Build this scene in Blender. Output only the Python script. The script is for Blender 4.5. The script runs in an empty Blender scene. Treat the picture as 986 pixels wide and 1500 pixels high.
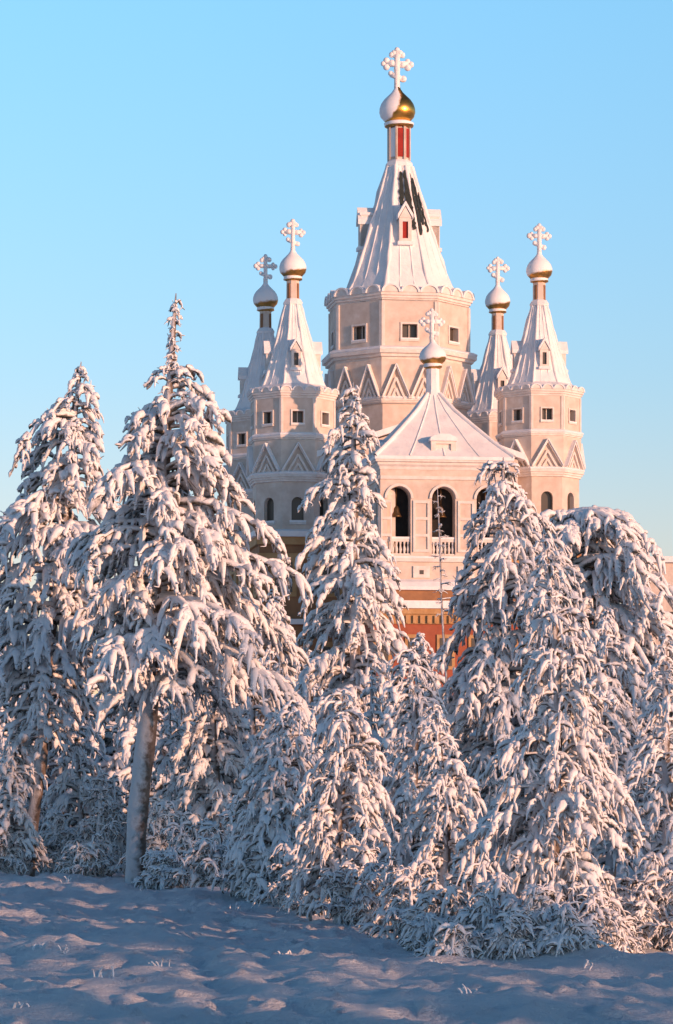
import bpy, math, random
import numpy as np
from mathutils import Vector
random.seed(5)
F=4500.0; HY=1150.0; CX=493.0; CAMZ=1.87
def WX(px,Y): return (px-CX)*Y/F
def WZ(py,Y): return CAMZ+(HY-py)*Y/F
scene=bpy.context.scene
# ---------------------------------------------------------------- materials
def newmat(name):
    m=bpy.data.materials.new(name); m.use_nodes=True
    nt=m.node_tree; b=nt.nodes['Principled BSDF']; return m,nt,b
def noise(nt,scale,detail=4,rough=.6,coord='Object'):
    tc=nt.nodes.new('ShaderNodeTexCoord'); n=nt.nodes.new('ShaderNodeTexNoise')
    n.inputs['Scale'].default_value=scale; n.inputs['Detail'].default_value=detail; n.inputs['Roughness'].default_value=rough
    nt.links.new(tc.outputs[coord],n.inputs['Vector']); return n
def ramp(nt,fac,stops):
    r=nt.nodes.new('ShaderNodeValToRGB'); el=r.color_ramp.elements
    while len(el)<len(stops): el.new(.5)
    for e,(p,c) in zip(el,stops): e.position=p; e.color=(*c,1)
    nt.links.new(fac,r.inputs['Fac']); return r
def bump(nt,b,h,strength,dist):
    n=nt.nodes.new('ShaderNodeBump'); n.inputs['Strength'].default_value=strength; n.inputs['Distance'].default_value=dist
    nt.links.new(h,n.inputs['Height']); nt.links.new(n.outputs['Normal'],b.inputs['Normal'])
def simple(name,c1,c2,scale,rough=.8,metal=0,bs=.3,bd=.03):
    m,nt,b=newmat(name); n=noise(nt,scale,5)
    r=ramp(nt,n.outputs['Fac'],[(.35,c1),(.65,c2)])
    nt.links.new(r.outputs['Color'],b.inputs['Base Color']); b.inputs['Roughness'].default_value=rough; b.inputs['Metallic'].default_value=metal
    bump(nt,b,n.outputs['Fac'],bs,bd); return m
def math_(nt,op,a,bv):
    n=nt.nodes.new('ShaderNodeMath'); n.operation=op
    for i,v in enumerate((a,bv)):
        if isinstance(v,(int,float)): n.inputs[i].default_value=v
        else: nt.links.new(v,n.inputs[i])
    return n.outputs[0]
def snowmix(name,under1,under2,direc,thr,soft,nscale,namp,metal=0,rough=.85,snow=(.86,.86,.88),bs=.4,bd=.02,detail=4):
    """under-colour with real snow settled on faces that look along 'direc'"""
    m,nt,b=newmat(name)
    g=nt.nodes.new('ShaderNodeNewGeometry'); d=nt.nodes.new('ShaderNodeVectorMath'); d.operation='DOT_PRODUCT'
    nt.links.new(g.outputs['Normal'],d.inputs[0]); d.inputs[1].default_value=direc
    n=noise(nt,nscale,detail); s=math_(nt,'ADD',d.outputs['Value'],math_(nt,'MULTIPLY',math_(nt,'SUBTRACT',n.outputs['Fac'],.5),namp))
    mr=nt.nodes.new('ShaderNodeMapRange'); mr.inputs['From Min'].default_value=thr-soft; mr.inputs['From Max'].default_value=thr+soft
    nt.links.new(s,mr.inputs['Value'])
    r=ramp(nt,n.outputs['Fac'],[(.35,under1),(.65,under2)])
    mx=nt.nodes.new('ShaderNodeMix'); mx.data_type='RGBA'
    nt.links.new(mr.outputs['Result'],mx.inputs['Factor']); nt.links.new(r.outputs['Color'],mx.inputs[6]); mx.inputs[7].default_value=(*snow,1)
    nt.links.new(mx.outputs[2],b.inputs['Base Color'])
    if metal:
        nt.links.new(math_(nt,'MULTIPLY',math_(nt,'SUBTRACT',1.0,mr.outputs['Result']),metal),b.inputs['Metallic'])
        mr2=nt.nodes.new('ShaderNodeMapRange'); mr2.inputs['To Min'].default_value=.32; mr2.inputs['To Max'].default_value=.9
        nt.links.new(mr.outputs['Result'],mr2.inputs['Value']); nt.links.new(mr2.outputs['Result'],b.inputs['Roughness'])
    else: b.inputs['Roughness'].default_value=rough
    if bs: bump(nt,b,n.outputs['Fac'],bs,bd)
    return m
M_ground,nt,b=newmat('snow_ground_mat')
n1=noise(nt,.35,6,.6); n2=noise(nt,7,6,.7)
r=ramp(nt,n1.outputs['Fac'],[(.3,(.72,.74,.78)),(.7,(.88,.88,.9))]); nt.links.new(r.outputs['Color'],b.inputs['Base Color'])
b.inputs['Roughness'].default_value=.7; bump(nt,b,n2.outputs['Fac'],1.0,.12)
M_roofsnow=simple('roof_snow',(.76,.76,.78),(.88,.87,.88),1.2,.75,0,.6,.12)
M_plaster=snowmix('frosted_plaster',(.57,.47,.40),(.69,.60,.53),(-.3,-.3,.9),.85,.35,1.5,1.1,bs=.2,bd=.03)
M_trim=simple('trim_plaster',(.66,.59,.54),(.78,.73,.69),2.5,.8,0,.2,.02)
M_gold=snowmix('gold_dome',(.78,.43,.10),(.60,.30,.06),(-.85,-.25,.35),.27,.06,1.6,.5,metal=1)
M_gold2=snowmix('gold_dome_snowed',(.60,.34,.10),(.35,.2,.06),(-.25,-.1,1),-.28,.10,2.5,.6,metal=.9)
M_red=snowmix('red_paint',(.36,.025,.015),(.26,.02,.015),(-1,-.2,.3),.45,.1,4,1.0)
M_brick=simple('brown_wall',(.24,.12,.06),(.34,.17,.08),1.5,.8,0,.3,.04)
M_ochre=simple('ochre_trim',(.40,.22,.09),(.50,.31,.15),2.5,.8)
M_redwall=simple('red_wall',(.28,.07,.035),(.36,.10,.05),1.5,.8)
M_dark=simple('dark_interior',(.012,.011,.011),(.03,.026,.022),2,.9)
M_roof=simple('dark_green_roof',(.015,.02,.018),(.035,.045,.035),3,.5)
M_glass,nt,b=newmat('window_glass'); b.inputs['Base Color'].default_value=(.07,.06,.05,1); b.inputs['Roughness'].default_value=.35
M_bell=simple('bronze',(.10,.06,.03),(.2,.12,.05),4,.45,.8)
M_tree=snowmix('frosted_needles',(.04,.042,.03),(.22,.19,.16),(.0,-.0,1),-.36,.34,8,1.5,snow=(.88,.88,.90),bs=.9,bd=.03,detail=3)
M_bark=snowmix('frosted_bark',(.10,.075,.06),(.22,.17,.14),(-.6,-.4,.4),.22,.3,6,1.6,snow=(.6,.6,.63),bs=1,bd=.06)
# ---------------------------------------------------------------- mesh helpers
def np_mesh(name,V,Q,mats,mi=None,smooth=True):
    me=bpy.data.meshes.new(name); V=np.asarray(V,dtype=np.float32); Q=np.asarray(Q,dtype=np.int32)
    me.vertices.add(len(V)); me.vertices.foreach_set('co',V.ravel())
    k=Q.shape[1]; me.loops.add(Q.size); me.loops.foreach_set('vertex_index',Q.ravel())
    me.polygons.add(len(Q)); me.polygons.foreach_set('loop_start',np.arange(0,Q.size,k,dtype=np.int32))
    if mi is not None: me.polygons.foreach_set('material_index',np.asarray(mi,dtype=np.int32))
    me.polygons.foreach_set('use_smooth',np.full(len(Q),smooth))
    for m in mats: me.materials.append(m)
    me.update(calc_edges=True); return me
def obj(name,me,parent=None,loc=(0,0,0)):
    o=bpy.data.objects.new(name,me); scene.collection.objects.link(o); o.location=loc
    if parent: o.parent=parent
    return o
def empty(name,loc=(0,0,0)):
    o=bpy.data.objects.new(name,None); scene.collection.objects.link(o); o.location=loc; return o
def hsh(i,j,sd):
    n=(i*374761393+j*668265263+sd*974711)&0x7fffffff; n=((n^(n>>13))*1274126177)&0x7fffffff; return ((n^(n>>16))&0xffff)/65535.0
def vn(x,y,sd):
    i=np.floor(x).astype(np.int64); j=np.floor(y).astype(np.int64); fx=x-i; fy=y-j; fx=fx*fx*(3-2*fx); fy=fy*fy*(3-2*fy)
    return (hsh(i,j,sd)*(1-fx)+hsh(i+1,j,sd)*fx)*(1-fy)+(hsh(i,j+1,sd)*(1-fx)+hsh(i+1,j+1,sd)*fx)*fy
def tubes(P,R,sides,rng):
    """P [N,K,3], R [N,K]"""
    N,K,_=P.shape
    T=np.gradient(P,axis=1); T/= (np.linalg.norm(T,axis=2,keepdims=True)+1e-9)
    ref=rng.normal(size=(N,1,3)); tm=T.mean(axis=1,keepdims=True)
    ref-= (ref*tm).sum(2,keepdims=True)*tm; 
    A=ref-(ref*T).sum(2,keepdims=True)*T; A/=(np.linalg.norm(A,axis=2,keepdims=True)+1e-9)
    B=np.cross(T,A)
    th=np.arange(sides)*2*np.pi/sides
    V=P[:,:,None,:]+R[:,:,None,None]*(A[:,:,None,:]*np.cos(th)[None,None,:,None]+B[:,:,None,:]*np.sin(th)[None,None,:,None])
    V=V.reshape(-1,3)
    base=(np.arange(N)*K*sides)[:,None,None]+(np.arange(K-1)*sides)[None,:,None]
    j=np.arange(sides)[None,None,:]; j2=(j+1)%sides
    Q=np.stack([base+j,base+j2,base+j2+sides,base+j+sides],axis=-1).reshape(-1,4)
    return V,Q
class Acc:
    def __init__(s): s.V=[];s.Q=[];s.M=[];s.n=0
    def add(s,VQ,mi=0):
        V,Q=VQ; s.V.append(V); s.Q.append(Q+s.n); s.M.append(np.full(len(Q),mi)); s.n+=len(V)
    def get(s): return np.concatenate(s.V),np.concatenate(s.Q),np.concatenate(s.M)
def gen_tree(seed,H,prof,zmin,nb,dr=.45,up=.25,g=1.0,d2=9,d3=8,tr=.14,lean=(0,0),wisps=.6,bias=1.15,l3=.24,topup=0,mindrop=.5,acc=None,hang=1.0,lvar=(.5,1.08),fat=.82,inner=.12,lump=.9,pads=.6,bow=0.0):
    """prof: sorted list (z, r_left, r_right).  returns Acc"""
    rng=np.random.default_rng(seed); acc=acc or Acc()
    pz=np.array([p[0] for p in prof]);pl=np.array([p[1] for p in prof]);pr=np.array([p[2] for p in prof])
    def axis(z):
        t=np.clip(z/H,0,1)
        return np.stack([lean[0]*t+bow*H*.05*np.sin(t*5+seed)*t+.05*np.sin(z*1.3+seed)*np.minimum(z,1)*(1-t),lean[1]*t+.04*np.cos(z*1.1+seed)*np.minimum(z,1),z],axis=-1)
    zz=np.linspace(-.3,H,22); tP=axis(zz)[None]; tR=((tr*(1-np.clip(zz,0,H)/H)**.8+.022*g)*rng.uniform(.9,1.1,22))[None]; tR[0,-1]=.01
    acc.add(tubes(tP,tR,10,rng),1)
    u=(np.arange(nb)+rng.random(nb))/nb; zt=zmin+(H*.995-zmin)*(1-u**(1/bias)) 
    az=np.arange(nb)*2.39996+rng.normal(0,.35,nb)
    c=np.cos(az); w=(c+1)/2
    rad=np.interp(zt,pz,pl)*(1-w)+np.interp(zt,pz,pr)*w
    lob=vn(zt*6.0/max(H,1)*1.6+seed,np.cos(az)*1.3+5+seed*.3,seed)*.6+vn(zt*2.3+seed,np.sin(az)*1.7+9,seed+1)*.4
    L=np.maximum(rad*rng.uniform(lvar[0],lvar[1],nb)*(1+lump*(lob-.45)*.9),.08)
    fr=np.clip((zt-zmin)/(H-zmin),0,1)
    drr=dr*rng.uniform(mindrop,1.35,nb)*(1-topup*fr**3); zb=np.minimum(zt+drr*L,H*.985)
    drr=(zb-zt)/L
    upp=up*rng.uniform(.3,1.5,nb)
    K=7; s=np.linspace(0,1,K)[None,:]
    dirh=np.stack([np.cos(az),np.sin(az),0*az],-1)
    perp=np.stack([-np.sin(az),np.cos(az),0*az],-1)
    wob=rng.normal(0,.14,nb)[:,None]*L[:,None]*s**2
    P=axis(zb)[:,None,:]+dirh[:,None,:]*(L[:,None]*(s-.12*s**3))[...,None]+perp[:,None,:]*wob[...,None]
    P[:,:,2]+= upp[:,None]*L[:,None]*s-(upp+drr)[:,None]*L[:,None]*s**2.4
    R=(.024+.016*L[:,None])*g*(1.1-.6*s)*rng.uniform(.7,1.35,(nb,K)); R[:,-1]*=.4
    acc.add(tubes(P,R,6,rng))
    sz=np.clip(.42+L*.75,.42,1.0)
    n2=np.maximum((L*d2).astype(int),3); idx=np.repeat(np.arange(nb),n2); N2=len(idx)
    s2=rng.uniform(inner,1,N2)**.8; Li=L[idx]
    k=s2*(K-1); k0=np.minimum(k.astype(int),K-2); f=(k-k0)[:,None]
    O=P[idx,k0]*(1-f)+P[idx,k0+1]*f
    side=np.where(rng.random(N2)<.5,-1,1); a2=az[idx]+side*rng.uniform(.1,1.25,N2)
    l2=np.minimum(Li*.34*(1.08-.6*s2)+.07,.52+.14*g)*rng.uniform(.5,1.35,N2)
    K2=5; t=np.linspace(0,1,K2)[None,:]
    d2h=np.stack([np.cos(a2),np.sin(a2),0*a2],-1)
    P2=O[:,None,:]+d2h[:,None,:]*(l2[:,None]*.85*(t-.22*t**2))[...,None]
    dd=rng.uniform(.2,1.1,N2)*hang; uu=rng.uniform(0,.35,N2)
    P2[:,:,2]+=l2[:,None]*(uu[:,None]*t-(dd+uu)[:,None]*t**1.9)
    R2=(.034+.020*np.minimum(l2,1)[:,None])*g*fat*sz[idx][:,None]*np.array([[.7,1.05,1.15,.9,.3]])*rng.uniform(.6,1.4,(N2,K2))
    acc.add(tubes(P2,R2,6,rng))
    if pads:
        NP=int(N2*pads); ip=rng.integers(0,N2,NP); j=rng.integers(0,3,NP)
        A=P2[ip,j]; B=P2[ip,np.minimum(j+2,K2-1)]; dv=B-A; ln=np.linalg.norm(dv,axis=1,keepdims=True)+1e-6; dv/=ln
        rp=rng.uniform(.04,.088,NP)*g*fat*sz[idx[ip]]; hl=(rp*rng.uniform(1.3,2.6,NP))[:,None]; C=(A+B)/2; C[:,2]+=rp*.25
        q=np.array([-1,-.72,-.1,.6,1.])
        PP=C[:,None,:]+dv[:,None,:]*(hl*q[None])[...,None]; PP[:,:,2]-=(rp[:,None]*.5*q[None]**2)
        RR=rp[:,None]*np.array([[.15,.75,1.1,.8,.15]])*rng.uniform(.7,1.3,(NP,5))
        acc.add(tubes(PP,RR,6,rng))
    n3=np.maximum((l2*d3).astype(int),2); id3=np.repeat(np.arange(N2),n3); N3=len(id3)
    t3=rng.uniform(.1,1,N3); k=t3*(K2-1); k0=np.minimum(k.astype(int),K2-2); f=(k-k0)[:,None]
    O=P2[id3,k0]*(1-f)+P2[id3,k0+1]*f
    s3=sz[idx[id3]]
    a3=a2[id3]+rng.normal(0,.9,N3); ll=l3*rng.uniform(.4,1.4,N3)*s3
    K3=4; t=np.linspace(0,1,K3)[None,:]; d3h=np.stack([np.cos(a3),np.sin(a3),0*a3],-1)
    hz=rng.uniform(.35,.9,N3)
    P3=O[:,None,:]+d3h[:,None,:]*(ll[:,None]*hz[:,None]*(t-.3*t**2))[...,None]
    dn=rng.uniform(-.1,1.1,N3)*hang
    P3[:,:,2]-=ll[:,None]*dn[:,None]*t**1.7
    R3=.030*g*fat*(s3*rng.uniform(.5,1.35,N3))[:,None]*np.array([.75,1.15,.95,.25])[None]*rng.uniform(.75,1.25,(N3,K3))
    acc.add(tubes(P3,R3,4,rng))
    if wisps:
        N4=int(N3*wisps); i4=rng.integers(0,N3,N4); kk=rng.integers(0,K3,N4); O=P3[i4,kk]
        dv=rng.normal(size=(N4,3)); dv[:,2]-=.3; dv/=np.linalg.norm(dv,axis=1,keepdims=True)
        ln=rng.uniform(.05,.12,N4)[:,None]*(.6+.4*g)
        P4=np.stack([O,O+dv*ln],1); R4=np.tile(np.array([[.012,.005]])*g,(N4,1))
        acc.add(tubes(P4,R4,3,rng))
    return acc
def px_tree(name,seed,xt,yt,xb,Y,prof,nb,yb=None,**kw):
    s=Y/F; base=WZ(yb,Y) if yb else 0.0
    H=WZ(yt,Y)-base
    ax=lambda py: xb+(xt-xb)*np.clip(((WZ(py,Y)-base)/H),0,1)
    pr=sorted([(WZ(py,Y)-base,max((ax(py)-xl)*s,.05),max((xr-ax(py))*s,.05)) for py,xl,xr in prof])
    zmin=pr[0][0]; 
    acc=gen_tree(seed,H,pr,max(zmin,.05),nb,lean=((xt-xb)*s,0),**kw)
    V,Q,M=acc.get(); V[:,2]=np.maximum(V[:,2],-.35)
    o=obj(name,np_mesh(name,V,Q,[M_tree,M_bark],M),None,(WX(xb,Y),Y,base)); return o
# ---------------------------------------------------------------- ground
mounds=[(60,1385,.5,.14),(90,1392,.3,.14),(40,1470,.4,.10),(95,1478,.3,.10),(880,1375,.8,.13),(930,1372,.6,.13),(300,1400,1.6,.05),(150,1450,.25,.06),(430,1330,.8,.1),(120,1300,1,.12),(300,1310,.7,.12),(620,1470,.7,.08),(820,1450,.8,.08),(230,1360,.5,.08)]
def gh(x,y):
    z=(vn(x*.35,y*.18,1)-.5)*.15+(vn(x*1.1,y*.5,2)-.5)*.12+(vn(x*3.1,y*1.6,3)-.5)*.07+(vn(x*8,y*5,4)-.5)*.032+(vn(x*14,y*9,5)-.5)*.016
    rd=np.abs(vn(x*.9+y*.25,y*.35,7)-.5); z+= .05*np.clip(.12-rd,0,1)/.12
    lm=vn(x*5.5,y*3.2,21); z+=np.clip(lm-.76,0,1)*.28
    for d in (-.35,.35):
        c=(x-(-1.6+(40-y)*.07+d)); z-=.10*np.exp(-(c/.16)**2)*(vn(x*5,y*3,9)*.8+.2)*(y<44)
    for px,py,w,h in mounds:
        Y=8415.0/(py-1150); z=z+h*np.exp(-((x-WX(px,Y))**2+((y-Y)*.7)**2)/(w*w))
    fade=np.clip((190-y)/100,0,1)*np.clip((y+10)/25,0,1)*np.clip((60-np.abs(x))/30,0,1)
    return z*fade-.03
def seq(*segs):
    o=[]
    for a,b_,st in segs: o.append(np.arange(a,b_,st))
    return np.concatenate(o)
xs=seq((-3000,-200,400),(-200,-30,10),(-30,-9,1),(-9,9,.06),(9,30,1),(30,200,10),(200,3001,400))
ys=seq((-2000,-100,300),(-100,15,5),(15,21,.3),(21,46,.08),(46,80,.3),(80,200,3),(200,600,40),(600,4001,400))
X,Yg=np.meshgrid(xs,ys); Z=gh(X,Yg)
nx=len(xs); ny=len(ys); a=(np.arange(ny-1)[:,None]*nx+np.arange(nx-1)[None,:]).ravel()
obj('snow_ground',np_mesh('snow_ground',np.stack([X.ravel(),Yg.ravel(),Z.ravel()],-1),np.stack([a,a+1,a+nx+1,a+nx],-1),[M_ground]))
# ---------------------------------------------------------------- church
class MB:
    def __init__(s): s.v=[];s.f=[]
    def add(s,vs,fs):
        n=len(s.v); s.v+= [tuple(v) for v in vs]; s.f+=[tuple(i+n for i in f) for f in fs]
parts={}
def mb(part): return parts.setdefault(part,MB())
ROT=math.radians(8)
def V3(*a): return Vector(a)
class Frame:
    def __init__(s,o,u,n): s.o=Vector(o); s.u=Vector(u); s.n=Vector(n)
    def p(s,a,z,d=0): 
        q=s.o+s.u*a+s.n*d; return (q.x,q.y,z)
def octframes(cx,cy,rv,n=8,rot=ROT):
    out=[]; ap=rv*math.cos(math.pi/n); hu=rv*math.sin(math.pi/n)
    for k in range(n):
        th=rot+k*2*math.pi/n
        nrm=V3(math.sin(th),-math.cos(th),0); u=V3(math.cos(th),math.sin(th),0)
        out.append((Frame(V3(cx,cy,0)+nrm*ap,u,nrm),hu))
    return out
def lathe(part,cx,cy,prof,n=8,rot=ROT,off=.5,cap=True):
    m=mb(part); vs=[];fs=[]
    for r,z in prof:
        for k in range(n):
            th=rot+(k+off)*2*math.pi/n; vs.append((cx+r*math.sin(th),cy-r*math.cos(th),z))
    for i in range(len(prof)-1):
        for k in range(n):
            k2=(k+1)%n; fs.append((i*n+k,i*n+k2,(i+1)*n+k2,(i+1)*n+k))
    if cap:
        fs.append(tuple(range(n))[::-1]); fs.append(tuple((len(prof)-1)*n+k for k in range(n)))
    m.add(vs,fs)
def fbox(part,fr,a0,a1,z0,z1,d0,d1):
    vs=[fr.p(a,z,d) for d in (d0,d1) for z in (z0,z1) for a in (a0,a1)]
    mb(part).add(vs,[(0,1,3,2),(4,6,7,5),(0,4,5,1),(2,3,7,6),(0,2,6,4),(1,5,7,3)])
def fprism(part,fr,pts,d0,d1):
    n=len(pts); vs=[fr.p(a,z,d0) for a,z in pts]+[fr.p(a,z,d1) for a,z in pts]
    fs=[tuple(range(n))[::-1],tuple(range(n,2*n))]+[(i,(i+1)%n,(i+1)%n+n,i+n) for i in range(n)]
    mb(part).add(vs,fs)
def bar(part,fr,a0,z0,a1,z1,w,d0,d1):
    l=math.hypot(a1-a0,z1-z0); px,pz=-(z1-z0)/l*w/2,(a1-a0)/l*w/2
    fprism(part,fr,[(a0-px,z0-pz),(a1-px,z1-pz),(a1+px,z1+pz),(a0+px,z0+pz)],d0,d1)
def wall(part,fr,u0,u1,z0,z1,ops,dark='window_openings',depth=.35):
    m=mb(part); dk=mb(dark)
    def q(a0,a1,b0,b1): m.add([fr.p(a0,b0),fr.p(a1,b0),fr.p(a1,b1),fr.p(a0,b1)],[(0,1,2,3)])
    u=u0
    for uc,hw,zb,zt,ar in sorted(ops):
        q(u,uc-hw,z0,z1); q(uc-hw,uc+hw,z0,zb)
        if ar:
            N=10; pts=[(uc-hw*math.cos(math.pi*i/N),zt-hw+hw*math.sin(math.pi*i/N)) for i in range(N+1)]
        else: pts=[(uc-hw,zt),(uc+hw,zt)]
        for (a,za),(b_,zb2) in zip(pts,pts[1:]): m.add([fr.p(a,za),fr.p(b_,zb2),fr.p(b_,z1),fr.p(a,z1)],[(0,1,2,3)])
        loop=[(uc-hw,zb)]+pts+[(uc+hw,zb)]
        for i in range(len(loop)):
            a,b_=loop[i],loop[(i+1)%len(loop)]
            m.add([fr.p(a[0],a[1]),fr.p(a[0],a[1],-depth),fr.p(b_[0],b_[1],-depth),fr.p(b_[0],b_[1])],[(0,1,2,3)])
        dk.add([fr.p(a_,z_,-depth) for a_,z_ in loop],[tuple(range(len(loop)))[::-1]])
        u=uc+hw
    q(u,u1,z0,z1)
def ball(part,c,r,sz=1.0,n=8):
    prof=[(max(r*math.sin(math.pi*i/6),.001),c[2]-sz*r*math.cos(math.pi*i/6)) for i in range(7)]
    lathe(part,c[0],c[1],prof,n,0,.5,False)
def onion(part,cx,cy,z0,z1,r,n=28):
    pr=[(.60,0),(.70,.03),(.92,.13),(1,.24),(.985,.33),(.90,.44),(.74,.54),(.52,.63),(.33,.71),(.20,.79),(.12,.88),(.07,1)]
    lathe(part,cx,cy,[(a*r,z0+(z1-z0)*b_) for a,b_ in pr],n,0,.5,True)
def cross(part,cx,cy,zb,zt,rot=ROT):
    h=zt-zb; fr=Frame((cx,cy,0),(math.cos(rot),math.sin(rot),0),(math.sin(rot),-math.cos(rot),0)); t=h*.058
    R=random.Random(int(cx*100))
    fbox(part,fr,-t,t,zb,zt-h*.06,-t,t)
    zc=zb+h*.62; w=h*.25
    fbox(part,fr,-w,w,zc-t,zc+t,-t*.95,t*.95)
    fbox(part,fr,-w*.5,w*.5,zb+h*.83-t*.8,zb+h*.83+t*.8,-t*.9,t*.9)
    bar(part,fr,-w*.6,zb+h*.38,w*.6,zb+h*.26,t*1.8,-t*.9,t*.9)
    def tre(a,z,da,dz,r):
        for oa,oz in ((da,dz),(dz*.9,da*.9),(-dz*.9,-da*.9)):
            q=fr.p(a+oa*r*1.1,0); ball(part,(q[0],q[1],z+oz*r*1.1),r*R.uniform(.8,1.25),1)
    r=h*.07
    tre(-w,zc,-1,0,r); tre(w,zc,1,0,r); tre(0,zt-r*1.8,0,1,r)
    for a,z in ((-w*.6,zb+h*.38),(w*.6,zb+h*.26),(-w*.5,zb+h*.83),(w*.5,zb+h*.83),(0,zc),(0,zb+h*.1),(0,zb+h*.48),(-w*.5,zc),(w*.5,zc),(0,zb+h*.2)):
        q=fr.p(a,0); ball(part,(q[0],q[1],z+R.uniform(-.3,.3)*r),r*R.uniform(.9,1.25),1)
def scallops(fr,hu,z,n,h,d=.14):
    w=2*hu/n
    for i in range(n):
        c=-hu+w*(i+.5); r=w*.5
        N=10; f=h/r
        arc=lambda q:[(c-r*q*math.cos(math.pi*j/N),z+r*q*f*math.sin(math.pi*j/N)) for j in range(N+1)]
        fprism('kokoshniks',fr,arc(.80),-.25,d*.5)
        o,i_=arc(1.0),arc(.80)
        for j in range(N):
            fprism('kokoshnik_snow',fr,[o[j],i_[j],i_[j+1],o[j+1]][::-1],-.3,d)
def zigzag(fr,hu,z0,z1,n,s):
    w=2*hu/n; t=3.0*s
    for i in range(n):
        c=-hu+w*(i+.5)
        for k,(q,part,d) in enumerate(((1.0,'zigzag_trim',.22),(.62,'zigzag_trim',.15),(.30,'zigzag_trim',.10))):
            zt=z0+(z1-z0)*q; hw=w/2*q*.96
            bar(part,fr,c-hw,z0,c,zt,t,-.02,d-.002*(k+i%2)); bar(part,fr,c,zt,c+hw,z0,t,-.02,d+.003)
            if k==0:
                bar('ledge_snow',fr,c-hw,z0+t*.7,c,zt+t*.7,t*.45,-.01,d+.08); bar('ledge_snow',fr,c,zt+t*.7,c+hw,z0+t*.7,t*.45,-.01,d+.084)
def dormer(cx,cy,th,dist,z0,z1,w,deep,red=True):
    n=V3(math.sin(th),-math.cos(th),0); u=V3(math.cos(th),math.sin(th),0); fr=Frame(V3(cx,cy,0)+n*dist,u,n); h=z1-z0
    hb=z0+h*.66
    wall('dormers',fr,-w,w,z0+h*.12,hb,[(0,w*.45,z0+h*.2,z0+h*.58,False)],'dormer_windows_red' if red else 'window_openings',.12)
    for sgn in (-1,1):
        mb('dormers').add([fr.p(sgn*w,z0+h*.12,0),fr.p(sgn*w,z0+h*.12,-deep),fr.p(sgn*w,hb,-deep),fr.p(sgn*w,hb,0)],[(0,1,2,3)])
    fprism('dormers',fr,[(-w*1.0,hb),(w*1.0,hb),(0,z1-h*.08)],-.1,.05)
    for sgn in (-1,1):
        a=[(sgn*w*1.25,hb-h*.03),(0,z1-h*.06),(0,z1+h*.04),(sgn*w*1.25,hb+h*.08)]
        fprism('dormer_snow',fr,a if sgn<0 else a[::-1],-deep,.12+.002*sgn)
    fbox('dormer_snow',fr,-w*1.25,w*1.25,z0+h*.05,z0+h*.13,-deep,.12)
def win_frame(fr,uc,hw,zb,zt,t=.09):
    fbox('window_frames',fr,uc-hw-t,uc+hw+t,zt,zt+t,-.02,.07); fbox('window_frames',fr,uc-hw-t,uc+hw+t,zb-t,zb,-.02,.09)
    fbox('window_frames',fr,uc-hw-t,uc-hw,zb,zt,-.02,.068); fbox('window_frames',fr,uc+hw,uc+hw+t,zb,zt,-.02,.068)
    fbox('window_frames',fr,uc-.02,uc+.02,zb,zt,-.30,-.26)
    fbox('window_snow',fr,uc-hw-t,uc+hw+t,zb+.002,zb+t*.8,-.2,.1)
def ring_ledge(cx,cy,hw,z0,z1,snow=True,out=1.05,step=3):
    rv=hw/.963; h=z1-z0
    lathe('cornices',cx,cy,[(rv*.98,z0),(rv*1.0,z0+h*.02),(rv*1.0,z0+h*.3),(rv*(1+(out-1)*.5),z0+h*.34),(rv*(1+(out-1)*.5),z0+h*.6),(rv*out,z0+h*.66),(rv*out,z1)])
    if snow:
        lathe('ledge_snow',cx,cy,[(rv*out-.01,z1+.003),(rv*out+.05,z1+.07),(rv*out+.02,z1+.14),(rv*out-.2,z1+.24),(rv*.9,z1+.30)],8)
def tent(cx,cy,r0,z0,r1,z1,ribr,n=8):
    rv0=r0/.963; rv1=r1/.963
    pr=[(rv0*1.05,z0),(rv0,z0+(z1-z0)*.04)]
    for i in range(1,9):
        t=.04+.96*i/8; pr.append((rv0+(rv1-rv0)*t-(rv0*.02*math.sin(math.pi*t)),z0+(z1-z0)*t))
    lathe('tent_roofs',cx,cy,pr,n)
    rng=np.random.default_rng(int(abs(cx)*7)+3); A=[];Rr=[]
    for k in range(n):
        for q,rr in ((.5,1),(.17,.40),(-.17,.40)):
            P=[];
            for t in np.linspace(0,1,12):
                rv=rv0+(rv1-rv0)*t-(rv0*.02*math.sin(math.pi*t)) if t>.04 else rv0*(1.05-.05*t/.04)
                a0=ROT+(k-.5)*2*math.pi/n; a1=ROT+(k+.5)*2*math.pi/n; m=(q+.5)
                x=rv*(math.sin(a0)*(1-m)+math.sin(a1)*m); y=-rv*(math.cos(a0)*(1-m)+math.cos(a1)*m)
                P.append((cx+x,cy+y,z0+(z1-z0)*t))
            A.append(P); Rr.append(ribr*rr*rng.uniform(.4,1.3,12))
    V,Q=tubes(np.array(A,float),np.array(Rr),6,rng)
    mb('tent_ribs').add(V.tolist(),Q.tolist())
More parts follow.
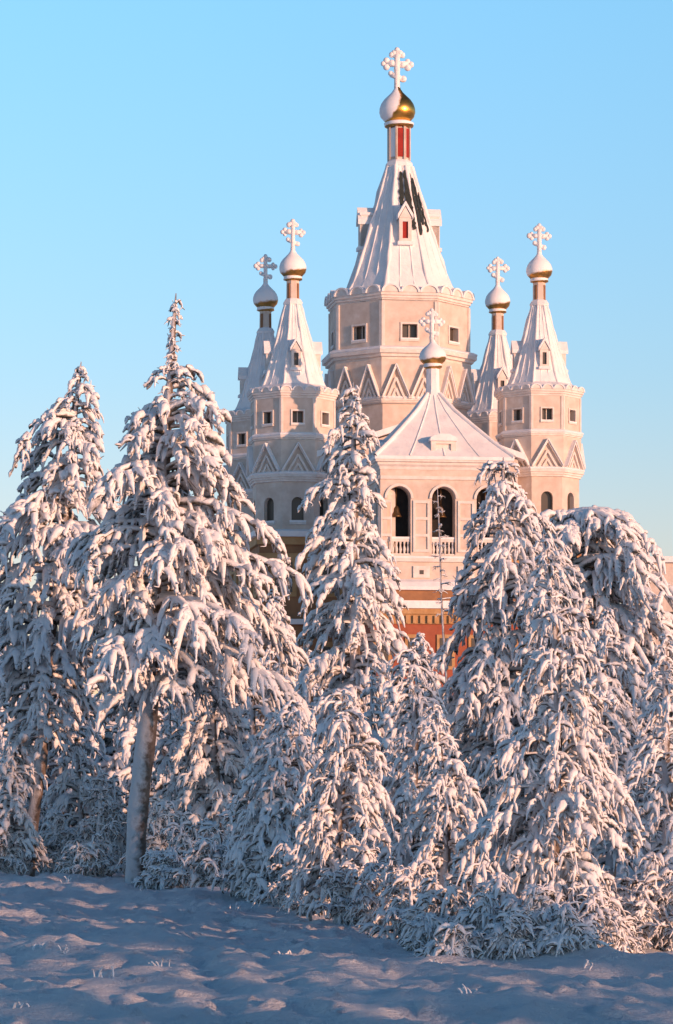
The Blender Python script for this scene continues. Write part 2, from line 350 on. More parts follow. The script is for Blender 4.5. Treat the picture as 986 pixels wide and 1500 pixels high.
def small_tower(cxp,Y,yt,k):
    s=Y/F; cx=WX(cxp,Y); cy=Y; Z=lambda py: WZ(yt+k*(py-322),Y); S=s*k
    cross('crosses',cx,cy,Z(370),Z(322)); onion('small_domes',cx,cy,Z(406),Z(358),20*S)
    lathe('gold_collars',cx,cy,[(9*S,Z(412)),(14*S,Z(410)),(13*S,Z(405)),(8*S,Z(402))],20)
    lathe('necks',cx,cy,[(10*S,Z(447)),(9.5*S,Z(410)),(10*S,Z(408))],8)
    for i,(fr,hu) in enumerate(octframes(cx,cy,10.3*S)):
        if i%2==1: fbox('neck_panels',fr,-hu*.5,hu*.5,Z(438),Z(416),-.02,.03)
    lathe('ledge_snow',cx,cy,[(14*S,Z(447)),(15*S,Z(444)),(12*S,Z(439)),(9*S,Z(437))],8)
    tent(cx,cy,47*S,Z(572),11*S,Z(444),.09)
    for i in range(4): dormer(cx,cy,ROT+i*math.pi/2,40*S,Z(550),Z(502),7*S,22*S,False)
    lathe('roof_snow_slopes',cx,cy,[(66*S/.963,Z(578)),(60*S/.963,Z(573)),(45*S/.963,Z(566))],8)
    ring_ledge(cx,cy,62*S,Z(590),Z(580),False,1.06)
    for fr,hu in octframes(cx,cy,65.5*S/.963): scallops(fr,hu,Z(580),3,7.5*S,.10)
    for fr,hu in octframes(cx,cy,61*S/.963):
        w=8*S; wall('walls',fr,-hu,hu,Z(646),Z(588),[(0,w,Z(628),Z(609),False)]); win_frame(fr,0,w,Z(628),Z(609))
        for sg in (-1,1):
            a=sorted((sg*hu*.88,sg*hu*1.01)); fbox('pilasters',fr,a[0],a[1],Z(646),Z(590),-.05,.05)
    ring_ledge(cx,cy,61*S,Z(652),Z(645),True,1.06)
    for fr,hu in octframes(cx,cy,62*S/.963):
        wall('walls',fr,-hu,hu,Z(703),Z(651),[]); zigzag(fr,hu,Z(697),Z(657),1,S)
    ring_ledge(cx,cy,62*S,Z(711),Z(701),True,1.07)
    for fr,hu in octframes(cx,cy,59*S/.963):
        wall('walls',fr,-hu,hu,Z(800),Z(710),[(0,9*S,Z(770),Z(733),True)],'window_openings',.3)
        fbox('window_frames',fr,-12*S,12*S,Z(773),Z(770),-.01,.12); fbox('window_snow',fr,-12*S,12*S,Z(769.9),Z(767),-.1,.13)
    ring_ledge(cx,cy,60*S,Z(795),Z(786),True,1.07)
BT=dict(FL=(429,181,322,1.0),FR=(790,184,328,.965),BL=(389,193,373,.93),BR=(729,196,376,.93))
for v in BT.values(): small_tower(*v)
# --- main tower
Y=188.0; s=Y/F; cx=WX(584.5,Y); cy=Y; Z=lambda py:WZ(py,Y)
cross('crosses',cx-.12,cy,Z(133),Z(70)); onion('main_dome',cx-.1,cy,Z(180),Z(118),26.5*s,36)
lathe('gold_collars',cx,cy,[(16*s,Z(188)),(21*s,Z(186)),(22*s,Z(181)),(16*s,Z(178))],24)
lathe('necks',cx,cy,[(15*s,Z(245)),(14.5*s,Z(186)),(15*s,Z(184))],8)
for i,(fr,hu) in enumerate(octframes(cx,cy,15.3*s/.963)):
    fbox('red_panels',fr,-hu*.68,hu*.68,Z(232),Z(190),-.02,.02); 
    for sg in (-1,1):
        a=sorted((sg*hu*.76,sg*hu*1.03)); fbox('necks',fr,a[0],a[1],Z(236),Z(188),-.03,.07)
lathe('ledge_snow',cx,cy,[(18*s,Z(249)),(21*s,Z(245)),(20*s,Z(240)),(15*s,Z(235))],8)
R0,R1=80*s,18.5*s
tent(cx,cy,R0,Z(438),R1,Z(246),.14)
for i in range(4): dormer(cx,cy,ROT+i*math.pi/2,59*s,Z(372),Z(308),9*s,34*s,True)
for i in (1,3):
    th=ROT+i*math.pi/2; n=V3(math.sin(th),-math.cos(th),0); u=V3(math.cos(th),math.sin(th),0)
    fr=Frame(V3(cx,cy,0)+n*38*s,u,n); fbox('dormers',fr,-9*s,9*s,Z(372),Z(318),-.2,20*s); fbox('dormer_snow',fr,-10*s,10*s,Z(318)+.003,Z(314),-.3,21.5*s)
def tent_pt(k,m,py,lift):
    t=(438-py)/192.; rv=((R0+(R1-R0)*t)/.963)-(R0/.963*.02*math.sin(math.pi*t))
    a0=ROT+(k-.5)*math.pi/4; a1=ROT+(k+.5)*math.pi/4; mid=ROT+k*math.pi/4
    return (cx+rv*(math.sin(a0)*(1-m)+math.sin(a1)*m)+lift*math.sin(mid),cy-rv*(math.cos(a0)*(1-m)+math.cos(a1)*m)-lift*math.cos(mid),Z(py)+lift*.3)
R=random.Random(3)
for k,m0,m1,y0,y1 in ((0,.30,.58,256,308),(0,.64,.94,254,316),(1,.05,.30,258,352),(1,.36,.56,264,335),(1,.62,.74,285,345),(0,.80,.97,310,345)):
    vs=[];fs=[];N=14
    for i in range(N+1):
        py=y0+(y1-y0)*i/N; sh=.03*math.sin(i*2.1+k)+R.uniform(-.03,.03); wd=1 if 0<i<N else .3
        c=(m0+m1)/2+sh; h=(m1-m0)/2*wd*R.uniform(.7,1.15)
        vs+= [tent_pt(k,c-h,py,.0),tent_pt(k,c-h,py,.10),tent_pt(k,c+h,py,.10),tent_pt(k,c+h,py,.0)]
    for i in range(N):
        for j in range(3): fs.append((i*4+j,i*4+j+1,i*4+j+5,i*4+j+4))
    mb('bare_roof_strips').add(vs,fs)
lathe('roof_snow_slopes',cx,cy,[(103*s/.963,Z(441)),(95*s/.963,Z(436)),(78*s/.963,Z(431))],8)
ring_ledge(cx,cy,101*s,Z(456),Z(444),False,1.05)
for fr,hu in octframes(cx,cy,105.5*s/.963): scallops(fr,hu,Z(444),3,12*s,.16)
for fr,hu in octframes(cx,cy,101*s/.963):
    w=11*s; wall('walls',fr,-hu,hu,Z(528),Z(454),[(0,w,Z(511),Z(489),False)]); win_frame(fr,0,w,Z(511),Z(489),.11)
    for sg in (-1,1):
        a=sorted((sg*hu*.90,sg*hu*1.01)); fbox('pilasters',fr,a[0],a[1],Z(528),Z(456),-.05,.08)
ring_ledge(cx,cy,103*s,Z(541),Z(527),True,1.09)
for fr,hu in octframes(cx,cy,104*s/.963):
    wall('walls',fr,-hu,hu,Z(602),Z(540),[]); zigzag(fr,hu,Z(596),Z(549),2,s)
ring_ledge(cx,cy,103*s,Z(603),Z(597),True,1.03)
for fr,hu in octframes(cx,cy,98*s/.963): wall('walls',fr,-hu,hu,Z(720),Z(602),[])
# --- body under the towers
n0=V3(math.sin(ROT),-math.cos(ROT),0); r0=V3(math.cos(ROT),math.sin(ROT),0)
fb=Frame((cx,cy,0),r0,n0)
def block(part,fr,a0,a1,d0,d1,z0,z1): fbox(part,fr,a0,a1,z0,z1,d0,d1)
zb=WZ(790,181)
block('brown_walls',fb,-9.7,10.0,-11,9.6,-.5,zb-.6); block('ochre_cornice',fb,-9.9,10.2,-11.2,9.8,zb-.6,zb-.15); block('ledge_snow',fb,-10.1,10.4,-11.4,10.0,zb-.149,zb+.15)
block('walls',fb,-5.5,5.8,-8,8.0,zb+.1,Z(690)); block('walls',fb,-8,8,-5.5,5.5,zb+.1,Z(705))
for fr_,w,zz,dd in ((Frame(Vector((cx,cy,0)),r0,n0),5.9,Z(690),8.3),(Frame(Vector((cx,cy,0)),n0*-1,r0),5.6,Z(703),8.3)):
    fprism('walls',fr_,[(-w+.3,zz),(w-.3,zz),(0,zz+1.9)],-dd+.3,dd-.3)
    for sg in (-1,1):
        a=[(sg*w*1.05,zz-.1),(0,zz+2.0),(0,zz+2.35),(sg*w*1.05,zz+.25)]
        fprism('roof_snow_slopes',fr_,a if sg<0 else a[::-1],-dd,dd+.003*sg)
for fr_,hu,dd in ((Frame(fb.o+n0*9.6,r0,n0),9.8,0),(Frame(fb.o-r0*9.7,n0*1.0,-r0),9.6,0)):
    for i in range(7):
        a=-hu+1.5+i*(2*hu-3)/6
        for zq in (zb-3.6,zb-8.5):
            fbox('ochre_cornice',fr_,a-.75,a+.75,zq,zq+2.3,0,.10); fbox('window_glass',fr_,a-.5,a+.5,zq+.25,zq+2.0,.05,.13); fbox('ochre_cornice',fr_,a-.04,a+.04,zq+.25,zq+2,.1,.17)
    fbox('ochre_cornice',fr_,-hu,hu,zb-1.4,zb-1.1,-.01,.12); fbox('ledge_snow',fr_,-hu,hu,zb-5.2,zb-4.9,-.01,.35)
# --- bell tower
Y=172.0; s=Y/F; bx=WX(634,Y); by=Y; Z=lambda py:WZ(py,Y); A=92*s
cross('crosses',bx-.05,by,Z(503),Z(452)); onion('bell_dome',bx,by,Z(534),Z(492),20*s)
lathe('gold_collars',bx,by,[(9*s,Z(541)),(14*s,Z(538)),(13*s,Z(533)),(8*s,Z(530))],20)
lathe('snow_neck',bx,by,[(14*s,Z(592)),(12*s,Z(578)),(10*s,Z(570)),(9.5*s,Z(538)),(9*s,Z(537))],8)
A2=A*math.sqrt(2)
rp=((1.10,684),(1.10,679),(.84,657),(.56,630),(.30,604),(.10,578))
lathe('bell_roof',bx,by,[(A2*q,Z(py)) for q,py in rp],4,ROT,.5)
rng=np.random.default_rng(8); PP=[];RR=[]
for k in range(4):
    for q,rr in ((0,.13),(.25,.05),(.5,.05),(.75,.05)):
        P=[]
        for rr_,py in rp[1:]:
            a0=ROT+(k+.5)*math.pi/2; a1=ROT+(k+1.5)*math.pi/2
            P.append((bx+A2*rr_*(math.sin(a0)*(1-q)+math.sin(a1)*q),by-A2*rr_*(math.cos(a0)*(1-q)+math.cos(a1)*q),Z(py)))
        PP.append(P); RR.append([rr]*5)
V_,Q_=tubes(np.array(PP),np.array(RR),6,rng); mb('tent_ribs').add(V_.tolist(),Q_.tolist())
for i in range(4):
    th=ROT+i*math.pi/2; n=V3(math.sin(th),-math.cos(th),0); u=V3(math.cos(th),math.sin(th),0); fr=Frame(V3(bx,by,0)+n*A*1.0,u,n)
    wall('dormers',fr,-18*s,18*s,Z(683),Z(656),[(0,11*s,Z(679),Z(660),False)],'dormers',.15)
    for sg in (-1,1): mb('dormers').add([fr.p(sg*18*s,Z(684),0),fr.p(sg*18*s,Z(684),-2),fr.p(sg*18*s,Z(656),-2),fr.p(sg*18*s,Z(656),0)],[(0,1,2,3)])
    fprism('dormer_snow',fr,[(-20*s,Z(656)),(20*s,Z(656)),(19*s,Z(651)),(8*s,Z(646)),(-8*s,Z(646)),(-19*s,Z(651))],-2.2,.12)
lathe('cornices',bx,by,[(A2*1.01,Z(698)),(A2*1.02,Z(694)),(A2*1.05,Z(691)),(A2*1.05,Z(688)),(A2*1.085,Z(687)),(A2*1.085,Z(684.2))],4,ROT,.5)
for fi,(fr,hu) in enumerate(octframes(bx,by,A2,4)):
    ops=[(q*65*s,17*s,Z(820),Z(722),True) for q in (-1,0,1)]
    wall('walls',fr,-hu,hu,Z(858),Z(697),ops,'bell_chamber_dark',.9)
    for q in (-1,0,1):
        c=q*65*s
        fbox('balustrade',fr,c-17*s,c+17*s,Z(801),Z(797),-.30,-.1); fbox('balustrade',fr,c-17*s,c+17*s,Z(822),Z(818),-.3,-.06)
        fbox('ledge_snow',fr,c-17*s,c+17*s,Z(797)+.002,Z(794),-.32,-.08)
        for j in range(6):
            p=fr.p(c+(-14+j*5.6)*s,0,-.2); lathe('balustrade',p[0],p[1],[(.05,Z(818)),(.09,Z(812)),(.045,Z(806)),(.08,Z(801))],8,0)
        N=12; o=[(c-21*s*math.cos(math.pi*j/N),Z(739)+21*s*math.sin(math.pi*j/N)) for j in range(N+1)]; i_=[(c-17.5*s*math.cos(math.pi*j/N),Z(739)+17.5*s*math.sin(math.pi*j/N)) for j in range(N+1)]
        for j in range(N): fprism('window_frames',fr,[o[j],i_[j],i_[j+1],o[j+1]][::-1],-.02,.10)
        p=fr.p(c-2*s,0,-.45); lathe('bells',p[0],p[1],[(.32,Z(765)),(.27,Z(763)),(.18,Z(758)),(.16,Z(753)),(.10,Z(750)),(.02,Z(748))],14,0); fbox('bells',fr,c-2*s-.02,c-2*s+.02,Z(748),Z(722),-.47,-.43)
    for q in (-1.45,-.5,.5,1.45):
        c=q*65*s; w=(12 if abs(q)<1 else 8)*s; c=max(min(c,hu-w-.02),-hu+w+.02)
        fbox('pilasters',fr,c-w,c+w,Z(853),Z(836),-.02,.10); fbox('pilasters',fr,c-w,c-w*.72,Z(816),Z(742),-.02,.08); fbox('pilasters',fr,c+w*.72,c+w,Z(816),Z(742),-.02,.08)
        for y0 in (742,766,790,812): fbox('pilasters',fr,c-w*.72,c+w*.72,Z(y0+4),Z(y0),-.02,.078)
        fbox('window_openings',fr,c-.12,c+.12,Z(848),Z(842),.0,.106)
    fbox('cornices',fr,-hu-.06,hu+.06,Z(830),Z(825),-.02,.14); fbox('ledge_snow',fr,-hu-.06,hu+.06,Z(825)+.002,Z(822),-.02,.16)
    fbox('cornices',fr,-hu,hu,Z(712),Z(707),-.02,.09)
fr=Frame((bx,by,0),r0,n0)
lathe('ledge_snow',bx,by,[(A2*1.16,Z(871)),(A2*1.17,Z(866)),(A2*1.10,Z(859)),(A2*.98,Z(854))],4,ROT,.5)
block('brown_walls',fr,-A*1.10,A*1.10,-A*2.2,A*1.10,Z(890),Z(870.2))
block('ledge_snow',fr,-A*1.30,A*1.30,-A*2.2,A*1.30,Z(898),Z(887))
block('ochre_cornice',fr,-A*1.26,A*1.26,-A*2.2,A*1.26,Z(906),Z(898.1))
block('ochre_cornice',fr,-A*1.22,A*1.22,-A*2.2,A*1.22,Z(920),Z(906.1))
block('red_walls',fr,-A*1.18,A*1.18,-A*2.2,A*1.18,-.5,Z(920.1))
ff=Frame(fr.o+n0*A*1.22,r0,n0)
for i in range(22):
    a=-A*1.18+i*A*2.36/21; fbox('ochre_cornice',ff,a-.07,a+.07,Z(919),Z(908),-.02,.14); 
for i in range(5):
    a=-A+i*A/2; fbox('ochre_cornice',ff,a-.5,a+.5,Z(985),Z(935),-.4,-.05); fbox('window_glass',ff,a-.33,a+.33,Z(980),Z(940),-.3,-.02)
block('red_walls',fb,10.0,WX(968,188)-cx,-6,3,-.5,WZ(962,188)); block('ledge_snow',fb,9.8,WX(970,188)-cx,-6.3,3.3,WZ(962,188)+.002,WZ(955,188))
MATS=dict(crosses=M_roofsnow,small_domes=M_gold2,bell_dome=M_gold2,main_dome=M_gold,gold_collars=M_gold2,necks=M_plaster,neck_panels=M_brick,red_panels=M_red,
 ledge_snow=M_roofsnow,tent_roofs=M_roofsnow,tent_ribs=M_roofsnow,roof_snow_slopes=M_roofsnow,dormers=M_trim,dormer_snow=M_roofsnow,dormer_windows_red=M_red,
 walls=M_plaster,cornices=M_trim,kokoshniks=M_trim,kokoshnik_snow=M_roofsnow,window_openings=M_glass,window_frames=M_trim,window_snow=M_roofsnow,pilasters=M_trim,
 zigzag_trim=M_trim,bare_roof_strips=M_roof,brown_walls=M_brick,ochre_cornice=M_ochre,window_glass=M_glass,bell_roof=M_roofsnow,snow_neck=M_roofsnow,
 bell_chamber_dark=M_dark,balustrade=M_trim,bells=M_bell,red_walls=M_redwall)
church=empty('orthodox_church',(cx,cy,0))
SM={'main_dome','small_domes','bell_dome','crosses','tent_ribs','gold_collars','bells'}
for nme,m in parts.items():
    me=bpy.data.meshes.new(nme); me.from_pydata(m.v,[],m.f); me.materials.append(MATS[nme]); me.update()
    if nme in SM: me.polygons.foreach_set('use_smooth',[True]*len(me.polygons))
    o=obj(nme,me,church); o.location=(-cx,-cy,0)
# ---------------------------------------------------------------- distant apartment block at right
parts.clear()
AY=270.; ax0=WX(946,AY); f=Frame((ax0,AY,0),(1,0,0),(0,-1,0)); zt=WZ(824,AY)
fbox('house_walls',f,0,40,-.5,zt,-12,0); fbox('house_roof_snow',f,-.5,40.5,zt+.002,zt+.5,-12.5,.5)
for i in range(12):
    for j in range(6):
        a=2.6+i*3.2; z=1.6+j*2.8; fbox('house_windows',f,a-.7,a+.7,z,z+1.5,-.1,.03); fbox('house_sills',f,a-.8,a+.8,z-.12,z-.002,-.1,.16)
ho=empty('apartment_building',(ax0,AY,0))
for nme,mat in (('house_walls',M_plaster),('house_roof_snow',M_roofsnow),('house_windows',M_glass),('house_sills',M_roofsnow)):
    m=parts[nme]; me=bpy.data.meshes.new(nme); me.from_pydata(m.v,[],m.f); me.materials.append(mat); me.update(); o=obj(nme,me,ho); o.location=(-ax0,-AY,0)
# ---------------------------------------------------------------- trees
T=px_tree
T('spruce_tree',11,119,530,40,66,[(530,117,121),(590,78,147),(640,45,152),(680,18,168),(760,-10,180),(850,-60,190),(950,-70,195),(1060,-60,185),(1110,-20,120)],195,dr=.5,up=.3,g=1.4,d2=8,d3=9,tr=.13,l3=.21)
T('larch_tree',22,258,430,198,60,[(430,257,259),(470,248,266),(500,252,262),(538,248,266),(542,222,300),(548,222,320),(590,220,322),(597,170,330),(640,145,350),(720,130,395),(780,120,410),(850,108,445),(930,100,505),(990,105,520),(1045,130,490)],180,dr=.25,up=.32,g=1.4,d2=8,d3=9,tr=.19,bias=1.25,l3=.21,lvar=(.5,1.05),topup=.85,lump=.8)
T('spruce_tree',33,518,560,520,85,[(560,516,520),(600,488,545),(660,472,553),(740,440,562),(830,435,585),(900,436,595),(960,436,597),(1060,420,610),(1140,410,620)],190,dr=.5,up=.3,g=1.6,d2=6.5,d3=7.5,tr=.18,l3=.25)
T('spruce_tree',44,737,670,745,60,[(670,735,739),(700,695,780),(780,675,820),(850,655,845),(930,635,865),(1020,620,870),(1120,610,880),(1200,600,880),(1280,600,880)],215,dr=.6,g=1.08,d2=9,d3=10,tr=.14,l3=.19,lump=.7)
T('spruce_tree',55,800,783,815,35,[(783,799,803),(830,785,826),(900,750,855),(970,733,885),(1050,722,898),(1120,708,918),(1200,682,940),(1300,655,955),(1380,635,960)],150,dr=.5,up=.8,g=.78,d2=12,d3=15,tr=.07,l3=.13,lump=.7,bow=.5)
T('spruce_tree',66,835,745,880,75,[(745,833,837),(765,775,930),(820,775,1000),(900,785,1040),(980,795,1040),(1060,800,1040),(1150,800,1040)],200,dr=.45,up=.35,g=1.5,d2=7,d3=8,tr=.16,l3=.23,lump=.6)
T('spruce_tree',77,888,890,893,50,[(890,886,890),(940,862,915),(1010,845,945),(1100,835,960),(1200,830,970),(1300,830,970)],115,dr=.65,up=.4,g=1.0,d2=10,d3=11,tr=.08,l3=.17,bow=.4)
T('spruce_tree',88,975,925,975,42,[(925,973,977),(990,945,1005),(1080,925,1030),(1180,905,1050),(1280,895,1060),(1350,890,1060)],110,dr=.55,up=.5,g=.88,d2=11,d3=13,tr=.08,l3=.14)
T('spruce_tree',99,600,948,602,46,[(948,598,602),(1000,560,640),(1080,545,655),(1180,535,670),(1280,535,680),(1330,535,685)],120,dr=.65,up=.5,g=.92,d2=11,d3=13,tr=.07,l3=.15,bow=.5)
T('spruce_tree',111,495,1008,498,43,[(1008,493,497),(1060,445,545),(1130,425,570),(1220,415,585),(1300,410,590),(1345,400,600)],125,dr=.55,up=.7,g=.88,d2=11,d3=13,tr=.07,l3=.14,bow=.6)
T('spruce_tree',122,425,1025,415,49,[(1025,423,427),(1080,375,465),(1160,345,485),(1240,330,490),(1310,320,490)],115,dr=.6,up=.6,g=.95,d2=11,d3=12,tr=.07,l3=.16,bow=.6)
T('spruce_tree',133,318,930,316,64,[(930,316,320),(990,280,355),(1080,260,375),(1160,250,385),(1240,245,390),(1280,245,390)],125,dr=.65,g=1.2,d2=9,d3=10,tr=.1,l3=.19,bow=.4)
T('spruce_tree',144,645,1030,650,40,[(1030,643,647),(1120,605,690),(1200,590,715),(1300,580,735),(1365,580,735)],110,dr=.55,up=.7,g=.83,d2=11,d3=13,tr=.06,l3=.13,bow=.6)
T('spruce_tree',145,255,1030,258,66,[(1030,253,257),(1090,228,285),(1180,215,305),(1270,210,310)],75,dr=.6,up=.5,g=1.1,d2=10,d3=9,tr=.06,l3=.18,bow=.6)
T('spruce_tree',146,120,1010,118,69,[(1010,118,122),(1080,80,155),(1180,70,175),(1270,65,180)],85,dr=.6,up=.5,g=1.2,d2=9,d3=9,tr=.06,l3=.19,bow=.5)
T('spruce_tree',147,20,1070,20,66,[(1070,18,22),(1130,-15,60),(1200,-25,75),(1275,-30,80)],75,dr=.6,up=.5,g=1.2,d2=9,d3=9,tr=.06,l3=.19,bow=.5)
T('spruce_tree',148,545,1090,548,52,[(1090,543,547),(1160,510,585),(1240,500,600),(1305,495,605)],75,dr=.6,up=.6,g=1.0,d2=10,d3=11,tr=.06,l3=.17,bow=.6)
T('spruce_tree',149,365,1110,362,56,[(1110,363,367),(1180,330,400),(1250,320,410),(1295,315,415)],70,dr=.6,up=.6,g=1.0,d2=10,d3=11,tr=.06,l3=.17,bow=.6)
T('spruce_tree',150,615,925,618,95,[(925,613,617),(980,585,650),(1060,570,670),(1130,560,680)],90,dr=.6,up=.4,g=1.6,d2=6,d3=7,tr=.1,l3=.25)
T('spruce_tree',151,402,858,402,92,[(858,400,404),(920,370,440),(1000,355,455),(1080,345,465),(1140,340,470)],110,dr=.6,up=.4,g=1.6,d2=6,d3=7,tr=.1,l3=.25)
T('spruce_sapling',155,571,1255,570,40,[(1255,570,572),(1290,560,583),(1330,550,592),(1355,548,595)],40,dr=.6,g=.9,d2=12,d3=12,tr=.03,l3=.1)
def shrub(name,seed,xp,ytop,ybase,wpx,n=45,g=.6):
    Y=8415./(ybase-1150); s=Y/F; H=(ybase-ytop)*s*1.15; W=wpx*s
    rng=np.random.default_rng(seed); acc=Acc()
    az=rng.uniform(0,2*np.pi,n); q=rng.uniform(0.05,1,n)**.7; w=W*q; L=H*(1.05-.8*q)*rng.uniform(.6,1.1,n); K=7; t=np.linspace(0,1,K)[None,:]
    d=np.stack([np.cos(az),np.sin(az),0*az],-1)
    b0=np.stack([rng.normal(0,W*.25,n),rng.normal(0,W*.25,n),0*az-.05],-1)
    P=b0[:,None,:]+d[:,None,:]*(w[:,None]*t**1.4)[...,None]; P[:,:,2]+=L[:,None]*(2.0*t-1.15*t**2.2)
    acc.add(tubes(P,.024*g*(1.3-t)*rng.uniform(.8,1.4,(n,K)),6,rng))
    m=15; idx=np.repeat(np.arange(n),m); N=len(idx); kk=rng.integers(1,K,N); O=P[idx,kk]; a=az[idx]+rng.normal(0,1.0,N); l=rng.uniform(.10,.30,N)*g
    t=np.linspace(0,1,4)[None,:]; dh=np.stack([np.cos(a),np.sin(a),0*a],-1)
    P2=O[:,None,:]+dh[:,None,:]*(l[:,None]*t*.8)[...,None]; P2[:,:,2]+=l[:,None]*(.6*t-rng.uniform(.4,1.3,N)[:,None]*t**2)
    acc.add(tubes(P2,.028*g*rng.uniform(.5,1.4,N)[:,None]*np.array([[.8,1.15,1.0,.35]])*rng.uniform(.7,1.3,(N,4)),5,rng))
    m=4; idx=np.repeat(np.arange(N),m); N3=len(idx); kk=rng.integers(0,4,N3); O=P2[idx,kk]; dv=rng.normal(size=(N3,3)); dv[:,2]-=.2; dv/=np.linalg.norm(dv,axis=1,keepdims=True)
    ll=rng.uniform(.04,.12,N3)[:,None]*g; acc.add(tubes(np.stack([O,O+dv*ll*.6,O+dv*ll+np.array([[0,0,-.02]])],1),np.tile(np.array([[.016,.018,.006]])*g,(N3,1)),3,rng))
    V,Q,M=acc.get(); V[:,2]=np.maximum(V[:,2],-.2)
    x=WX(xp,Y); return obj(name,np_mesh(name,V,Q,[M_tree]),None,(x,Y,float(gh(np.array([x]),np.array([Y]))[0])))
sh=[(40,1130,1270,50),(90,1180,1274,40),(160,1120,1276,45),(225,1160,1284,40),(285,1160,1292,45),(130,1215,1282,40),(250,1225,1295,35),(330,1180,1305,45),(375,1200,1318,40),
 (440,1220,1332,50),(520,1240,1348,50),(395,1230,1322,35),(610,1230,1368,45),(650,1280,1390,45),(720,1260,1398,55),(790,1290,1402,50),(670,1335,1404,35),(860,1280,1395,50),(920,1260,1385,50),(975,1230,1385,50),(470,1260,1338,40),(750,1330,1404,35),(900,1330,1392,30),(5,1180,1278,40),(560,1230,1352,40),(630,1330,1392,30),(830,1340,1404,35)]
for i,(a,b_,c,w) in enumerate(sh): shrub('frosted_shrub',200+i,a,b_,c,w,42,1.1 if c<1330 else .85)
acc=Acc(); rng=np.random.default_rng(9)
spots=[(145,1445,24),(232,1425,24),(680,1452,18),(60,1390,12),(95,1395,10),(420,1400,8),(560,1380,14),(860,1420,12),(915,1400,16),(30,1480,14),(640,1415,14),(350,1335,14),(200,1310,14),(100,1300,14)]
for px,py,h in spots:
    Y=8415./(py-1150); s=Y/F; n=6; a=rng.uniform(0,6.28,n); L=h*s*rng.uniform(.4,1.1,n); x0=WX(px,Y)+rng.normal(0,.05,n); y0=Y+rng.normal(0,.08,n)
    z0=gh(x0,y0)-.01; t=np.linspace(0,1,5)[None,:]; P=np.stack([x0[:,None]+np.cos(a)[:,None]*L[:,None]*.5*t**1.5,y0[:,None]+np.sin(a)[:,None]*L[:,None]*.5*t**1.5,z0[:,None]+L[:,None]*(1.2*t-.4*t**2.5)],-1)
    acc.add(tubes(P,.008*rng.uniform(.7,1.5,(n,5)),4,rng))
V,Q,M=acc.get(); obj('frosted_grass',np_mesh('frosted_grass',V,Q,[M_roofsnow]))
T('birch_sapling',166,641,715,664,72,[(715,640,642),(800,634,662),(870,640,672),(900,645,680)],26,dr=-.2,up=.2,g=.6,d2=6,d3=4,tr=.03,wisps=1,hang=.3,pads=0)
# background snowy trees (mass)
def make_protos(sd,nb,g,d2,d3,l3):
    out=[]
    for k in range(4):
        H=7+k; a=gen_tree(sd+k,H,[(0.2,2.3,2.3),(H*.5,1.5,1.5),(H*.85,.55,.55),(H,.05,.05)],.2,nb,dr=.6,up=.3,g=g,d2=d2,d3=d3,tr=.12,wisps=0,l3=l3,fat=.9,lump=.6,pads=.4); out.append((H,)+a.get())
    return out
def place(acc,protos,rng,x,y,h,wd=1.0):
    H,V,Q,M=protos[rng.integers(0,4)]; k=h/H; th=rng.uniform(0,6.28); c,s_=math.cos(th),math.sin(th); kw=k*wd
    W=np.stack([x+(V[:,0]*c-V[:,1]*s_)*kw,y+(V[:,0]*s_+V[:,1]*c)*kw,V[:,2]*k],-1)
    acc.V.append(W); acc.Q.append(Q+acc.n); acc.M.append(M); acc.n+=len(W)
def top_py(px):
    return np.interp(px,[-100,0,100,170,270,300,380,440,500,560,580,640,680,740,850,900,1000,1100],[820,880,900,920,930,930,900,900,940,960,960,960,940,900,900,930,930,900])
pA=make_protos(300,56,2.2,4.2,4,.32); pB=make_protos(400,34,3.6,2.4,2.4,.5)
acc=Acc(); rng=np.random.default_rng(77)
for i in range(72):
    Y=rng.uniform(76,125); px=-100+1190*((i*.618034)%1); h=WZ(top_py(px)+rng.uniform(0,70),Y)
    place(acc,pA,rng,WX(px,Y),Y,max(h,2))
V,Q,M=acc.get(); obj('distant_trees',np_mesh('distant_trees',V,Q,[M_tree,M_bark],M))
# ---------------------------------------------------------------- sun, unseen tree rows added and sized to shade the foreground
AZ=math.radians(47); EL=math.radians(6.5)
D=Vector((math.sin(AZ)*math.cos(EL),-math.cos(AZ)*math.cos(EL),math.sin(EL)))
sx,sy=math.sin(AZ),-math.cos(AZ); tx,ty=math.cos(AZ),math.sin(AZ)
acc=Acc(); rng=np.random.default_rng(12)
for i in range(75):
    t=25.5+i*1.25+rng.uniform(-.6,.6); hh=np.interp(t,[25,31,35,42,60,100],[9.4,10.4,13.2,16,17,18])+rng.uniform(-2.4,1.4)
    sd=60+rng.uniform(-5,5); place(acc,pB,rng,sx*sd+tx*t,sy*sd+ty*t,hh,.7)
for i in range(66):
    t=-12+i*.55+rng.uniform(-.4,.4); place(acc,pB,rng,sx*(48+i%3*5)+tx*t,sy*(48+i%3*5)+ty*t,rng.uniform(8.8,10.0),.8)
V,Q,M=acc.get(); obj('unseen_shade_trees',np_mesh('unseen_shade_trees',V,Q,[M_tree,M_bark],M))
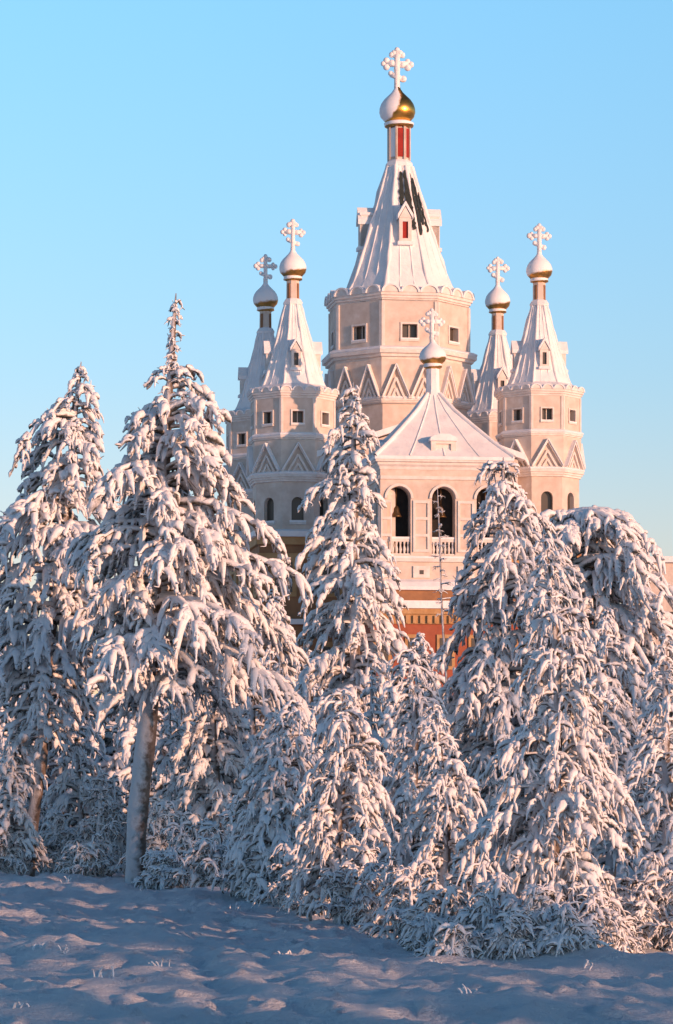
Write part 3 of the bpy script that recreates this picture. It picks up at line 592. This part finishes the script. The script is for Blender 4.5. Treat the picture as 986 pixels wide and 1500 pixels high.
L=bpy.data.lights.new('sun','SUN'); L.energy=4.9; L.angle=math.radians(.5); L.color=(1,.52,.31); so=bpy.data.objects.new('sun',L); scene.collection.objects.link(so)
so.rotation_euler=D.to_track_quat('Z','Y').to_euler(); so.location=(40,-40,30)
w=bpy.data.worlds.new('World'); scene.world=w; w.use_nodes=True; nt=w.node_tree; bg=nt.nodes['Background']
sk=nt.nodes.new('ShaderNodeTexSky'); sk.sky_type='NISHITA'; sk.sun_disc=False; sk.sun_elevation=EL; sk.sun_rotation=math.pi-AZ
sk.air_density=1.0; sk.dust_density=.3; sk.ozone_density=2.0
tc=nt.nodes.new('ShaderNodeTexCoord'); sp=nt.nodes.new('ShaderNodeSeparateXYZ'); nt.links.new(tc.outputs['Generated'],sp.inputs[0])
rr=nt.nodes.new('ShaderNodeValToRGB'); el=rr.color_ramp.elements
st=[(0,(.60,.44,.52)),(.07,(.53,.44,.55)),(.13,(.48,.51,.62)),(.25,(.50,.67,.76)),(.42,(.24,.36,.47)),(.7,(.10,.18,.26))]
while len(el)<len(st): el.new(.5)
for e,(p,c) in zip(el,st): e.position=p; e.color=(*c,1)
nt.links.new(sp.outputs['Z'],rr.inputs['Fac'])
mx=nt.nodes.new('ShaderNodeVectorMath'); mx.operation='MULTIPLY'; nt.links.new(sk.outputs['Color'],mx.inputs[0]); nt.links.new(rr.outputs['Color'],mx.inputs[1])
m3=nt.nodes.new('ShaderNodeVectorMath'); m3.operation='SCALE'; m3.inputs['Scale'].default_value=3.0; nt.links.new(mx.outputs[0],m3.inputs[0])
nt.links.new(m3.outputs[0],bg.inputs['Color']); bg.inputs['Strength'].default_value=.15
cam=bpy.data.cameras.new('camera'); co=bpy.data.objects.new('camera',cam); scene.collection.objects.link(co); scene.camera=co
co.location=(0,0,CAMZ); co.rotation_euler=(math.pi/2,0,0); cam.sensor_fit='HORIZONTAL'; cam.sensor_width=36; cam.lens=F/986*36; cam.shift_y=400/986; cam.clip_end=10000; cam.clip_start=.5
scene.view_settings.view_transform='Standard'; scene.view_settings.look='None'; scene.view_settings.exposure=0
